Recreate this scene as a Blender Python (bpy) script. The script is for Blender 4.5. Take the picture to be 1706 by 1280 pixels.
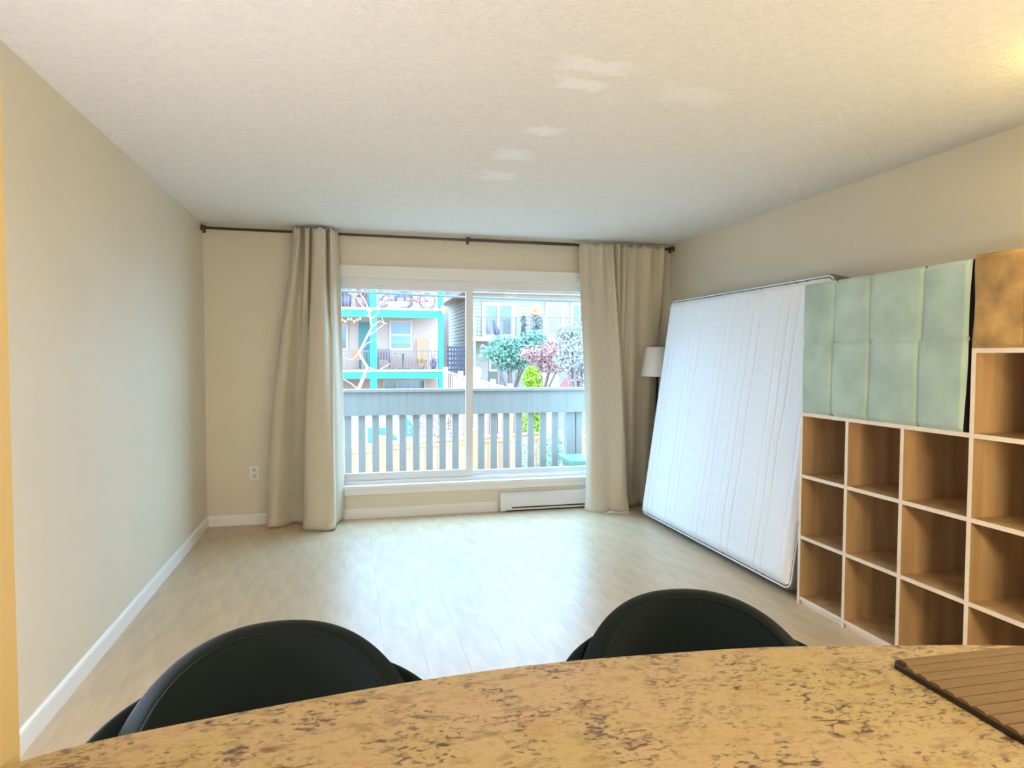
import bpy, bmesh, math, random
from mathutils import Vector, Matrix
random.seed(7)
scene = bpy.context.scene
for o in list(bpy.data.objects): bpy.data.objects.remove(o)
C = scene.collection

# ---------------------------------------------------------------- camera
FPX, YAW, PITCH, ROLL, CAMH = 1102.7, .2426, .0409, .0026, 1.3855
def cam_axes():
    w = Vector((math.sin(YAW)*math.cos(PITCH), math.cos(YAW)*math.cos(PITCH), -math.sin(PITCH)))
    r = Vector((math.cos(YAW), -math.sin(YAW), 0)); u = r.cross(w)
    c, s = math.cos(ROLL), math.sin(ROLL)
    return r*c+u*s, u*c-r*s, w
RR, UU, WW = cam_axes()
cd = bpy.data.cameras.new('camera'); cam = bpy.data.objects.new('camera', cd); C.objects.link(cam)
cd.sensor_fit = 'HORIZONTAL'; cd.sensor_width = 36; cd.lens = FPX/1706*36; cd.clip_start = .02; cd.clip_end = 400
M4 = Matrix((RR, UU, -WW)).transposed().to_4x4(); M4.translation = (0, 0, CAMH); cam.matrix_world = M4
scene.camera = cam
def at(px, py, Y):                       # the point of the place seen at a pixel, at depth Y
    d = WW*FPX + RR*(px-853) - UU*(py-640); t = Y/d.y
    return Vector((d.x*t, Y, CAMH+d.z*t))

# ---------------------------------------------------------------- sky, exposure
world = bpy.data.worlds.new('overcast_sky'); scene.world = world; world.use_nodes = True
bg = world.node_tree.nodes['Background']; bg.inputs[0].default_value = (.425, .77, 1.10, 1); bg.inputs[1].default_value = 9.8
vs = scene.view_settings; vs.view_transform = 'Standard'; vs.look = 'None'; vs.exposure = 0.16; vs.gamma = 1; vs.use_curve_mapping = False
# lamps outside the frame, side and nook ones added as fill: strength and colour
KITCHEN_LAMP, KITCHEN_COL = 95.0, (1, .88, .56)
CORNER_LAMP, CORNER_COL = 21.0, (1, .76, .20)
SIDE_FILL, SIDE_COL = 46.0, (.92, 1.0, 1.30)
NOOK_FILL, NOOK_COL = 92.0, (1, .83, .50)
CEIL, XL, XR, YB = 2.44, -1.12, 2.97, 5.764

# ---------------------------------------------------------------- materials
MATS = {}
def mat(name, col, rough=.6, var=0, vscale=6, bump=0, bscale=60, metal=0, stretch=None, spec=.5, col2=None, sheen=0, objrand=0):
    if name in MATS: return MATS[name]
    m = bpy.data.materials.new(name); m.use_nodes = True; nt = m.node_tree; b = nt.nodes['Principled BSDF']
    b.inputs['Roughness'].default_value = rough; b.inputs['Metallic'].default_value = metal
    b.inputs['Specular IOR Level'].default_value = spec
    if sheen: b.inputs['Sheen Weight'].default_value = sheen; b.inputs['Sheen Roughness'].default_value = .4
    c1 = (*col, 1); b.inputs['Base Color'].default_value = c1
    tc = nt.nodes.new('ShaderNodeTexCoord'); src = tc.outputs['Object']
    if stretch:
        mp = nt.nodes.new('ShaderNodeMapping'); mp.inputs['Scale'].default_value = stretch
        nt.links.new(src, mp.inputs[0]); src = mp.outputs[0]
    out = None
    if var or col2:
        n = nt.nodes.new('ShaderNodeTexNoise'); n.inputs['Scale'].default_value = vscale; n.inputs['Detail'].default_value = 5
        nt.links.new(src, n.inputs['Vector'])
        rp = nt.nodes.new('ShaderNodeValToRGB'); rp.color_ramp.elements[0].position = .3; rp.color_ramp.elements[1].position = .7
        c2 = col2 or tuple(max(0, c*(1-var)) for c in col)
        rp.color_ramp.elements[0].color = (*c2, 1); rp.color_ramp.elements[1].color = (*(tuple(min(1, c*(1+var*.5)) for c in col)), 1)
        nt.links.new(n.outputs['Fac'], rp.inputs[0]); out = rp.outputs[0]
        nt.links.new(out, b.inputs['Base Color'])
    if objrand:
        oi = nt.nodes.new('ShaderNodeObjectInfo'); mr = nt.nodes.new('ShaderNodeMapRange')
        mr.inputs['To Min'].default_value = 1-objrand; mr.inputs['To Max'].default_value = 1+objrand*.6
        nt.links.new(oi.outputs['Random'], mr.inputs['Value'])
        mx = nt.nodes.new('ShaderNodeMix'); mx.data_type = 'RGBA'; mx.blend_type = 'MULTIPLY'; mx.inputs[0].default_value = 1
        if out: nt.links.new(out, mx.inputs[6])
        else: mx.inputs[6].default_value = c1
        cc = nt.nodes.new('ShaderNodeCombineColor')
        for i in range(3): nt.links.new(mr.outputs[0], cc.inputs[i])
        nt.links.new(cc.outputs[0], mx.inputs[7]); nt.links.new(mx.outputs[2], b.inputs['Base Color'])
    if bump:
        n2 = nt.nodes.new('ShaderNodeTexNoise'); n2.inputs['Scale'].default_value = bscale; n2.inputs['Detail'].default_value = 3
        nt.links.new(src, n2.inputs['Vector'])
        bp = nt.nodes.new('ShaderNodeBump'); bp.inputs['Strength'].default_value = bump; bp.inputs['Distance'].default_value = .01
        nt.links.new(n2.outputs['Fac'], bp.inputs['Height']); nt.links.new(bp.outputs[0], b.inputs['Normal'])
    MATS[name] = m; return m
def seen(r, g, b, k=1.0):               # outdoor reflectance of a surface that reads (r, g, b) under the bluish overcast sky
    f = lambda c: ((c/255+.055)/1.055)**2.4
    return tuple(min(.9, k*f(c)/e) for c, e in zip((r, g, b), (1.66, 2.6, 3.45)))
def emit(name, col, strength):
    m = bpy.data.materials.new(name); m.use_nodes = True; b = m.node_tree.nodes['Principled BSDF']
    b.inputs['Base Color'].default_value = (*col, 1); b.inputs['Emission Color'].default_value = (*col, 1); b.inputs['Emission Strength'].default_value = strength
    return m
def glass(name, tint=(1, 1, 1), refl=.06):
    m = bpy.data.materials.new(name); m.use_nodes = True; nt = m.node_tree; nt.nodes.remove(nt.nodes['Principled BSDF'])
    t = nt.nodes.new('ShaderNodeBsdfTransparent'); t.inputs[0].default_value = (*tint, 1)
    g = nt.nodes.new('ShaderNodeBsdfGlossy'); g.inputs['Roughness'].default_value = .02
    x = nt.nodes.new('ShaderNodeMixShader'); x.inputs[0].default_value = refl
    nt.links.new(t.outputs[0], x.inputs[1]); nt.links.new(g.outputs[0], x.inputs[2])
    nt.links.new(x.outputs[0], nt.nodes['Material Output'].inputs[0]); return m

wall_m = mat('beige_wall_paint', (.74, .66, .52), .55, .03, 1.5, .05, 180)
ceil_base = mat('ceiling_paint', (.86, .85, .82), .9, .05, 40, .55, 95)
trim_m = mat('white_trim_paint', (.83, .81, .78), .4)
vinyl_m = mat('white_vinyl', (.80, .80, .82), .35)
plank_m = mat('pale_oak_vinyl', (.62, .475, .315), .36, .16, 5, .015, 40, stretch=(3, .8, 1), objrand=.03, spec=.6)
under_m = mat('floor_joint', (.42, .35, .26), .6)
curtain_m = mat('beige_curtain_cloth', (.60, .53, .41), .9, .04, 30, .08, 500, sheen=.2)
rod_m = mat('bronze_rod', (.10, .085, .075), .4, metal=.5)
black_m = mat('black_metal', (.012, .012, .013), .45)
lampshade_m = mat('white_linen_shade', (.85, .80, .76), .9)
matt_w = mat('white_mattress_ticking', (.84, .85, .88), .85, .03, 60, .04, 220)
matt_g = mat('grey_mattress_border', (.17, .17, .18), .9, .1, 80)
oak_m = mat('oak_veneer', (.47, .295, .145), .5, .32, 3.2, .03, 90, stretch=(4, 4, .35))
oak_e = mat('oak_edge_band', (.80, .67, .53), .5, .06, 8)
green_m = mat('sage_green_velvet', (.41, .53, .46), .8, .20, 6, .12, 300, sheen=.35)
brown_m = mat('tan_suede', (.44, .26, .09), .85, .5, 9, .1, 200, sheen=.3)
dark_m = mat('dark_backing_cloth', (.018, .016, .018), .9)
stool_m = mat('dark_green_velvet', (.003, .0080, .0100), .85, .25, 4, .1, 250, spec=.25, sheen=.08)
stool_leg = mat('black_steel_leg', (.02, .02, .022), .35, metal=.6)
slat_m = mat('brown_slat', (.22, .13, .062), .55, .12, 30, stretch=(.6, 6, 6))
slat_d = mat('dark_tray_rim', (.018, .010, .006), .5)
heat_m = mat('white_heater_enamel', (.80, .79, .82), .35)
slot_m = mat('dark_slot', (.03, .03, .035), .7)
glass_m = glass('window_glass', (.98, .99, 1), .004)

def ceiling_material():
    m = ceil_base.copy(); m.name = 'popcorn_ceiling'; nt = m.node_tree; b = nt.nodes['Principled BSDF']
    prev = b.inputs['Base Color'].links[0].from_socket
    tc = nt.nodes.new('ShaderNodeTexCoord'); sx = nt.nodes.new('ShaderNodeSeparateXYZ')
    nz = nt.nodes.new('ShaderNodeTexNoise'); nz.inputs['Scale'].default_value = 14; nz.inputs['Detail'].default_value = 4
    nt.links.new(tc.outputs['Object'], nz.inputs['Vector'])
    va = nt.nodes.new('ShaderNodeVectorMath'); va.operation = 'MULTIPLY_ADD'; va.inputs[1].default_value = (.13, .13, 0)
    nt.links.new(nz.outputs['Color'], va.inputs[0]); nt.links.new(tc.outputs['Object'], va.inputs[2]); nt.links.new(va.outputs[0], sx.inputs[0])
    def math_(op, a, v):
        n = nt.nodes.new('ShaderNodeMath'); n.operation = op
        for i, q in enumerate((a, v)):
            if isinstance(q, (int, float)): n.inputs[i].default_value = q
            else: nt.links.new(q, n.inputs[i])
        return n.outputs[0]
    # fresh repair patches, whiter than the old paint: (cx, cy, half x, half y, amount)
    for cx, cy, hx, hy, amt in ((.945, 2.375, .12, .05, .75), (.945, 2.54, .085, .05, 1), (.95, 3.07, .085, .05, 1), (.91, 3.46, .085, .09, .9), (.92, 3.88, .11, .09, .65), (1.42, 2.53, .12, .07, .5)):
        dx = math_('ABSOLUTE', math_('SUBTRACT', sx.outputs[0], cx), 0); dy = math_('ABSOLUTE', math_('SUBTRACT', sx.outputs[1], cy), 0)
        f = math_('MAXIMUM', math_('DIVIDE', dx, hx), math_('DIVIDE', dy, hy))
        mr = nt.nodes.new('ShaderNodeMapRange'); mr.inputs['From Min'].default_value = 1.35; mr.inputs['From Max'].default_value = .6
        mr.inputs['To Max'].default_value = amt; nt.links.new(f, mr.inputs[0])
        mx = nt.nodes.new('ShaderNodeMix'); mx.data_type = 'RGBA'; mx.inputs[7].default_value = (.97, .98, .99, 1)
        nt.links.new(mr.outputs[0], mx.inputs[0]); nt.links.new(prev, mx.inputs[6]); prev = mx.outputs[2]
    nt.links.new(prev, b.inputs['Base Color']); return m
ceil_m = ceiling_material()

def granite():
    m = bpy.data.materials.new('gold_granite'); m.use_nodes = True; nt = m.node_tree; b = nt.nodes['Principled BSDF']
    tc = nt.nodes.new('ShaderNodeTexCoord')
    def mapped(scale, rz):
        mp = nt.nodes.new('ShaderNodeMapping'); mp.inputs['Scale'].default_value = scale; mp.inputs['Rotation'].default_value = (0, 0, rz)
        nt.links.new(tc.outputs['Object'], mp.inputs[0]); return mp.outputs[0]
    def noise(vec, s, d=4, dist=0):
        n = nt.nodes.new('ShaderNodeTexNoise'); n.inputs['Scale'].default_value = s; n.inputs['Detail'].default_value = d; n.inputs['Distortion'].default_value = dist
        nt.links.new(vec, n.inputs['Vector']); return n.outputs['Fac']
    def rng(fac, a, c, hi=1):
        r = nt.nodes.new('ShaderNodeMapRange'); r.inputs['From Min'].default_value = a; r.inputs['From Max'].default_value = c; r.inputs['To Max'].default_value = hi
        nt.links.new(fac, r.inputs[0]); return r.outputs[0]
    def mix(f, a, c):
        x = nt.nodes.new('ShaderNodeMix'); x.data_type = 'RGBA'; nt.links.new(f, x.inputs[0])
        if isinstance(a, tuple): x.inputs[6].default_value = (*a, 1)
        else: nt.links.new(a, x.inputs[6])
        x.inputs[7].default_value = (*c, 1); return x.outputs[2]
    v0 = mapped((1, 1, 1), 0); v1 = mapped((1, 1.9, 1), .7); v2 = mapped((1, 2.3, 1), .35)
    c = mix(rng(noise(v0, 9), .38, .62), (.52, .39, .17), (.55, .39, .22))
    c = mix(rng(noise(v1, 14), .56, .72, .5), c, (.46, .23, .08))
    c = mix(rng(noise(v0, 120, 3), .50, .70, .35), c, (.30, .20, .11))
    c = mix(rng(noise(v1, 34, 5), .54, .68, .55), c, (.25, .16, .09))
    k0 = noise(v0, 13, 3)                      # dark grains gather in clusters
    def clustered(f, lo, hi):
        g = nt.nodes.new('ShaderNodeMath'); g.operation = 'MULTIPLY'; nt.links.new(f, g.inputs[0]); nt.links.new(rng(k0, lo, hi), g.inputs[1]); return g.outputs[0]
    c = mix(clustered(rng(noise(v2, 42, 4, .9), .55, .64, .95), .46, .58), c, (.07, .035, .045))
    c = mix(clustered(rng(noise(v1, 75, 3, .5), .56, .66, .85), .40, .52), c, (.10, .055, .05))
    # thin wandering veins
    n = noise(v2, 11, 4, 1.2)
    w = nt.nodes.new('ShaderNodeMath'); w.operation = 'ABSOLUTE'
    s = nt.nodes.new('ShaderNodeMath'); s.operation = 'SUBTRACT'; s.inputs[1].default_value = .5; nt.links.new(n, s.inputs[0]); nt.links.new(s.outputs[0], w.inputs[0])
    g = nt.nodes.new('ShaderNodeMath'); g.operation = 'MULTIPLY'; nt.links.new(rng(w.outputs[0], .012, .002, .75), g.inputs[0]); nt.links.new(rng(noise(v0, 7), .48, .58), g.inputs[1])
    c = mix(g.outputs[0], c, (.17, .11, .09))
    nt.links.new(c, b.inputs['Base Color']); b.inputs['Roughness'].default_value = .28
    return m
granite_m = granite()

# ---------------------------------------------------------------- builders
def loc_of(o):
    v = Vector((0, 0, 0))
    while o: v += o.location; o = o.parent
    return v
def tag(o, label=None, cat=None, group=None, kind=None):
    for k, v in (('label', label), ('category', cat), ('group', group), ('kind', kind)):
        if v: o[k] = v
    return o
def empty(name, loc, label, cat, group=None):
    o = bpy.data.objects.new(name, None); C.objects.link(o); o.location = loc; o.empty_display_size = .1
    return tag(o, label, cat, group)
class MB:
    def __init__(s): s.v = []; s.f = []; s.sm = []
    def add(s, vs, fs, smooth=False):
        n = len(s.v); s.v += [Vector(v) for v in vs]; s.f += [tuple(i+n for i in f) for f in fs]; s.sm += [smooth]*len(fs); return s
    def box(s, x0, x1, y0, y1, z0, z1, bev=0):
        if bev:
            bm = bmesh.new(); bmesh.ops.create_cube(bm, size=1)
            for v in bm.verts: v.co = Vector(((x0+x1)/2+v.co.x*(x1-x0), (y0+y1)/2+v.co.y*(y1-y0), (z0+z1)/2+v.co.z*(z1-z0)))
            bmesh.ops.bevel(bm, geom=list(bm.edges), offset=bev, segments=2, affect='EDGES', profile=.7)
            bm.verts.index_update(); s.add([v.co.copy() for v in bm.verts], [[v.index for v in f.verts] for f in bm.faces]); bm.free(); return s
        return s.add([(x, y, z) for x in (x0, x1) for y in (y0, y1) for z in (z0, z1)], [(0, 1, 3, 2), (4, 6, 7, 5), (0, 4, 5, 1), (2, 3, 7, 6), (0, 2, 6, 4), (1, 5, 7, 3)])
    def tube(s, pts, r, n=8, closed=False, cap=True):
        pts = [Vector(p) for p in pts]; rs = r if isinstance(r, (list, tuple)) else [r]*len(pts); rings = []; up = Vector((.123, .456, .88)).normalized()
        for i, p in enumerate(pts):
            if closed: d = pts[(i+1) % len(pts)]-pts[i-1]
            else: d = pts[min(i+1, len(pts)-1)]-pts[max(i-1, 0)]
            d.normalize(); a = d.cross(up); a.normalize(); b = d.cross(a); up = a.cross(d) if False else up
            rings.append([p+a*math.cos(2*math.pi*k/n)*rs[i]+b*math.sin(2*math.pi*k/n)*rs[i] for k in range(n)])
        vs_ = [v for ring in rings for v in ring]; fs = []; m = len(pts)
        for i in range(m if closed else m-1):
            j = (i+1) % m
            for k in range(n): fs.append((i*n+k, i*n+(k+1) % n, j*n+(k+1) % n, j*n+k))
        if cap and not closed: fs += [tuple(range(n))[::-1], tuple((m-1)*n+k for k in range(n))]
        return s.add(vs_, fs, True)
    def lathe(s, prof, cx, cy, n=24, close=True):
        vs_ = [(cx+r*math.cos(2*math.pi*k/n), cy+r*math.sin(2*math.pi*k/n), z) for r, z in prof for k in range(n)]; fs = []
        for i in range(len(prof)-1):
            for k in range(n): fs.append((i*n+k, i*n+(k+1) % n, (i+1)*n+(k+1) % n, (i+1)*n+k))
        if close: fs += [tuple(range(n))[::-1], tuple((len(prof)-1)*n+k for k in range(n))]
        return s.add(vs_, fs, True)
    def prism(s, poly, z0, z1):
        n = len(poly); return s.add([(*p, z0) for p in poly]+[(*p, z1) for p in poly], [tuple(range(n))[::-1], tuple(range(n, 2*n))]+[(i, (i+1) % n, n+(i+1) % n, n+i) for i in range(n)])
    def extrude(s, poly, vec):                     # planar 3-D polygon with thickness
        n = len(poly); poly = [Vector(p) for p in poly]; vec = Vector(vec)
        return s.add(poly+[p+vec for p in poly], [tuple(range(n))[::-1], tuple(range(n, 2*n))]+[(i, (i+1) % n, n+(i+1) % n, n+i) for i in range(n)])
    def grid(s, fn, nu, nv, smooth=True):
        vs_ = [fn(i/nu, j/nv) for j in range(nv+1) for i in range(nu+1)]; w = nu+1
        return s.add(vs_, [(j*w+i, j*w+i+1, (j+1)*w+i+1, (j+1)*w+i) for j in range(nv) for i in range(nu)], smooth)
    def mesh(s, name, m, off=Vector()):
        me = bpy.data.meshes.new(name); me.from_pydata([v-off for v in s.v], [], s.f); me.validate()
        bm = bmesh.new(); bm.from_mesh(me); bmesh.ops.recalc_face_normals(bm, faces=bm.faces); bm.to_mesh(me); bm.free()
        if len(me.polygons) == len(s.sm): me.polygons.foreach_set('use_smooth', s.sm)
        me.materials.append(m); return me
    def build(s, name, m, parent=None, base=None, label=None, kind=None):
        off = loc_of(parent) if parent else Vector(base or (0, 0, 0))
        o = bpy.data.objects.new(name, s.mesh(name, m, off)); C.objects.link(o)
        if parent: o.parent = parent
        else: o.location = off
        return tag(o, label, kind=kind)
def inst(me, name, loc, parent=None, rz=0):
    o = bpy.data.objects.new(name, me); C.objects.link(o)
    o.location = Vector(loc)-(loc_of(parent) if parent else Vector()); o.rotation_euler = (0, 0, rz); o.parent = parent; return o
def struct(mb, name, m, parent=None):
    o = mb.build(name, m, parent)
    if not parent: o['kind'] = 'structure'
    return o
def copy_tree(o, parent=None):
    c = o.copy(); C.objects.link(c); c.parent = parent
    for ch in list(o.children): copy_tree(ch, c)
    return c
def catmull(ctrl, t):
    n = len(ctrl)-1; x = min(max(t, 0), 1)*n; i = min(int(x), n-1); f = x-i
    p = [Vector(ctrl[min(max(i+k, 0), n)]) for k in (-1, 0, 1, 2)]
    return .5*((2*p[1])+(p[2]-p[0])*f+(2*p[0]-5*p[1]+4*p[2]-p[3])*f*f+(3*p[1]-p[0]-3*p[2]+p[3])*f**3)
sm = lambda x: (lambda t: t*t*(3-2*t))(min(max(x, 0), 1))

# ================================================================ THE ROOM
WX0, WX1, WZ0, WZ1 = -.16, 2.40, .27, 2.06          # window opening
YK = -2.6                                            # back of the kitchen behind the camera
fl = struct(MB().box(XL-.12, XR+.12, YK-.12, YB+.16, -.14, -.006), 'floor', under_m)
pw, pl = .182, 1.22; pm = {}
row = 0; x = XL
while x < XR-.01:
    w = min(pw, XR-x); y = -.9-pl*random.random()
    while y < YB-.01:
        y0, y1 = max(y, -1.0), min(y+pl, YB)
        if y1-y0 > .05:
            key = (round(w, 3), round(y1-y0, 3))
            if key not in pm: pm[key] = MB().box(-w/2+.00025, w/2-.00025, -(y1-y0)/2+.0004, (y1-y0)/2-.0004, -.006, 0).mesh('floor_plank', plank_m)
            inst(pm[key], 'floor_plank', (x+w/2, (y0+y1)/2, 0), fl)
        y += pl
    x += pw
struct(MB().box(XL, XR, YK, -1.0, -.006, 0), 'floor_kitchen', mat('kitchen_floor_tile', (.5, .44, .36), .4))
struct(MB().box(XL-.12, XR+.12, YK-.12, YB+.16, CEIL, CEIL+.12), 'ceiling', ceil_m)
struct(MB().box(XL-.12, XL, YK, YB+.16, 0, CEIL), 'wall_left', wall_m)
struct(MB().box(XR, XR+.12, YK, YB+.16, 0, CEIL), 'wall_right', wall_m)
wb = MB(); y0, y1 = YB, YB+.16
for a in ((XL, WX0, 0, CEIL), (WX1, XR, 0, CEIL), (WX0, WX1, 0, WZ0), (WX0, WX1, WZ1, CEIL)): wb.box(a[0], a[1], y0, y1, a[2], a[3])
struct(wb, 'wall_back', wall_m)
struct(MB().box(XL-.12, XR+.12, YK-.12, YK, 0, CEIL), 'wall_kitchen', wall_m)
struct(MB().box(XL, -.386, .765, .895, 0, CEIL), 'wall_divider', mat('lamplit_wall_paint', (.74, .57, .28), .55))  # yellow kitchen lamplight is put into this wall's colour
def base(mb, name): return struct(mb, name, trim_m)
def bb_profile(mb, a, b, n):           # baseboard with a rounded top edge from a to b, n = inward normal
    a = Vector(a); b = Vector(b); n = Vector(n); pr = [(0, 0), (.013, 0), (.013, .07), (.010, .080), (.005, .086), (0, .088)]
    mb.extrude([a+n*p[0]+Vector((0, 0, p[1])) for p in pr], b-a)
b_ = MB(); bb_profile(b_, (XL, .9, 0), (XL, YB, 0), (1, 0, 0)); base(b_, 'baseboard_left')
b_ = MB(); bb_profile(b_, (XL, YB, 0), (1.30, YB, 0), (0, -1, 0)); base(b_, 'baseboard_back')
b_ = MB(); bb_profile(b_, (XR, YB, 0), (XR, -.5, 0), (-1, 0, 0)); base(b_, 'baseboard_right')

# window_1: casing, sill, vinyl frame, two sliding sashes with panes
win = bpy.data.objects.new('window_1', None); C.objects.link(win); win.location = ((WX0+WX1)/2, YB, WZ0); win['kind'] = 'structure'
MB().box(WX0-.07, WX1+.07, YB-.018, YB, WZ1-.005, WZ1+.095, .004).build('head_casing', trim_m, win)
for xa in (WX0-.07, WX1): MB().box(xa, xa+.07, YB-.018, YB, .215, WZ1-.005, .004).build('side_casing', trim_m, win)
MB().box(WX0-.07, WX1+.07, YB-.022, YB, .205, .255, .004).build('apron', trim_m, win)
MB().box(WX0-.09, WX1+.09, YB-.045, YB+.05, .255, .285, .006).build('sill', trim_m, win)
fr = MB(); F0, F1 = YB+.03, YB+.13
fr.box(WX0, WX1, F0, F1, WZ1-.075, WZ1); fr.box(WX0, WX1, F0, F1, .285, .315); fr.box(WX0, WX0+.045, F0, F1, .315, WZ1-.075); fr.box(WX1-.045, WX1, F0, F1, .315, WZ1-.075)
for k in range(3): fr.box(WX0+.045, WX1-.045, F0+.018+k*.032, F0+.024+k*.032, .315, .322)
fr.build('frame', vinyl_m, win)
def sash(xa, xb, ya, st, name):
    s = MB(); z0, z1 = .318, WZ1-.072
    s.box(xa, xb, ya, ya+.03, z0, z0+st); s.box(xa, xb, ya, ya+.03, z1-st*.45, z1); s.box(xa, xa+st, ya, ya+.03, z0+st, z1-st*.45); s.box(xb-st, xb, ya, ya+.03, z0+st, z1-st*.45)
    o = s.build('sash', vinyl_m, win)
    MB().box(xa+st, xb-st, ya+.012, ya+.017, z0+st, z1-st*.45).build('pane', glass_m, o)
    return o
sA = sash(WX0+.045, 1.078, YB+.045, .062, 'inner'); sB = sash(1.03, WX1-.045, YB+.085, .044, 'outer')
MB().box(1.035, 1.05, YB+.030, YB+.045, 1.02, 1.16, .004).build('latch', vinyl_m, sA)

# ================================================================ OUTSIDE: our own balcony
struct(MB().box(-3, 5.5, YB+.16, 7.32, -.22, -.08), 'balcony_floor', mat('grey_balcony_deck', seen(225, 232, 240), .7, .1, 4))
rail_m = mat('weathered_grey_paint', seen(168, 198, 214), .7, .10, 5, .1, 40, stretch=(4, 1, .5))
rail = empty('balcony_railing', (1, 7.2, -.08), 'weathered grey wooden balcony railing outside the window', 'railing')
zt = at(760, 652, 7.2).z; zb = at(760, 690, 7.2).z
MB().box(-3, 5.5, 7.165, 7.20, zb, zt, .004).build('fascia_board', rail_m, rail)
MB().box(-3, 5.5, 7.14, 7.29, zt, zt+.03, .004).build('cap_rail', rail_m, rail)
MB().box(-3, 5.5, 7.20, 7.24, .0, .09).build('bottom_rail', rail_m, rail)
bal = MB().box(-.036, .036, -.018, .018, -.06, zb+.06).mesh('baluster', rail_m)
xs = at(580, 750, 7.2).x; step = (at(905, 750, 7.2).x-xs)/15
for i in range(-8, 24):
    if abs(i-16.9) > .6: inst(bal, 'baluster', (xs+i*step, 7.22, 0), rail)
px_ = at(951, 700, 7.2).x; MB().box(px_-.05, px_+.05, 7.20, 7.30, -.08, zt).build('post', rail_m, rail)
teal = mat('teal_plastic', seen(130, 226, 222), .4)
tub = empty('storage_tub', (2.62, 6.8, -.08), 'teal plastic lidded tub on the balcony floor', 'tub')
ty = 6.75; t0 = at(938, 790, ty).x; zl = at(955, 762, ty).z
MB().add([(t0+.06+dx*.5*s_, ty+dy*s_, z) for z, s_ in ((-.08, .9), (zl-.05, 1)) for dx, dy in ((0, -.2), (1.2, -.2), (1.2, .2), (0, .2))], [(0, 1, 2, 3), (4, 5, 6, 7), (0, 1, 5, 4), (1, 2, 6, 5), (2, 3, 7, 6), (3, 0, 4, 7)]).build('body', teal, tub)
MB().box(t0+.02, t0+.72, ty-.24, ty+.24, zl-.05, zl, .012).build('lid', teal, tub)

# ---------------------------------------------------------------- yard and street
GZ = -2.75
struct(MB().box(-60, 80, 7.6, 120, GZ-.3, GZ), 'ground', mat('pale_gravel_ground', seen(225, 222, 220), .9, .2, 2))
cedar = mat('cedar_board', seen(236, 196, 168), .75, .18, 6, .08, 40, stretch=(6, 6, .6), objrand=.18)
cedar_p = mat('cedar_post', seen(240, 200, 150), .75, .15, 6, stretch=(5, 5, .6))
pale_m = mat('pale_weathered_cap', seen(246, 222, 192), .8, .1, 6)
fence = empty('cedar_fence', (2, 16, GZ), 'cedar board garden fence with square posts beyond the balcony railing', 'fence')
def fence_run(pa, pb, Ya, Yb, root, bw=.15):
    A = at(*pa, Ya); B = at(*pb, Yb); d = (B-A); dh = Vector((d.x, d.y, 0)); n = int(dh.length/(bw+.008)); rz = math.atan2(d.y, d.x)
    zt_ = (A.z+B.z)/2; hh = zt_-.16-GZ
    me = MB().box(-bw/2, bw/2, -.01, .01, 0, hh).mesh('board', cedar)
    for i in range(n):
        q = A+d*((i+.5)/n); inst(me, 'board', (q.x, q.y, GZ), root, rz)
    nrm = Vector((-dh.y, dh.x, 0)).normalized()
    a = Vector((A.x, A.y, 0)); b = Vector((B.x, B.y, 0))
    def rail_(z0, z1, t, m, nm): MB().extrude([a-nrm*t+Vector((0, 0, z0)), a+nrm*t+Vector((0, 0, z0)), a+nrm*t+Vector((0, 0, z1)), a-nrm*t+Vector((0, 0, z1))], b-a).build(nm, m, root)
    rail_(zt_-.045, zt_, .07, pale_m, 'cap_board'); rail_(zt_-.19, zt_-.10, .035, cedar_p, 'rail'); rail_(GZ+.25, GZ+.34, .03, cedar_p, 'rail')
def fpost(px, py, Y, root, s=.085):
    q = at(px, py, Y); MB().box(q.x-s, q.x+s, Y-s-.03, Y+s-.03, GZ, q.z-.06).build('post', cedar_p, root)
    MB().box(q.x-s*1.25, q.x+s*1.25, Y-s*1.25-.03, Y+s*1.25-.03, q.z-.06, q.z, .02).build('post_cap', pale_m, root)
fence_run((520, 745), (634, 740), 15.0, 15.6, fence); fpost(634, 726, 15.6, fence, .1)
fence_run((641, 733), (790, 730), 15.9, 16.4, fence); fpost(789, 714, 16.45, fence, .1)
fence_run((794, 721), (960, 721), 16.8, 17.6, fence); fpost(966, 712, 17.6, fence)
fence_run((970, 722), (1080, 724), 17.6, 18, fence)

# white van behind the fence
VY = 20.5
van = empty('van', at(600, 745, VY).xy.to_3d()+Vector((0, 0, GZ)), 'white van with blue tinted windows parked behind the cedar fence', 'van')
white_p = mat('white_car_paint', seen(208, 244, 244), .25); van_g = mat('blue_tinted_glass', seen(110, 190, 222), .1)
def vp(px, py, dy=0): return at(px, py, VY)+Vector((0, dy, 0))
zf = GZ+.35; poly = [vp(470, 668), vp(652, 664), vp(668, 676), vp(703, 728), vp(745, 742), vp(752, 760)]
poly = [Vector((poly[0].x, VY, zf))]+poly+[Vector((poly[-1].x, VY, zf))]
MB().extrude(poly, (0, 1.9, 0)).build('body', white_p, van)
for a in ([(613, 714), (643, 713), (662, 731), (662, 738), (613, 738)],): MB().extrude([vp(*q, -.015) for q in a], (0, .02, 0)).build('side_window', van_g, van)
MB().extrude([vp(655, 668, -.015), vp(667, 678, -.015), vp(700, 727, -.015), vp(674, 727, -.015)], (0, .02, 0)).build('front_window', van_g, van)
MB().box(vp(568, 0).x, vp(574, 0).x, VY-.03, VY, at(0, 713, VY).z, at(0, 706, VY).z).build('marker_lamp', mat('dark_marker', (.08, .1, .13), .4), van)
MB().box(vp(500, 0).x, vp(648, 0).x, VY-.02, VY, at(600, 711, VY).z, at(600, 709, VY).z).build('trim_strip', mat('grey_trim', seen(190, 205, 210), .5), van)
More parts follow.
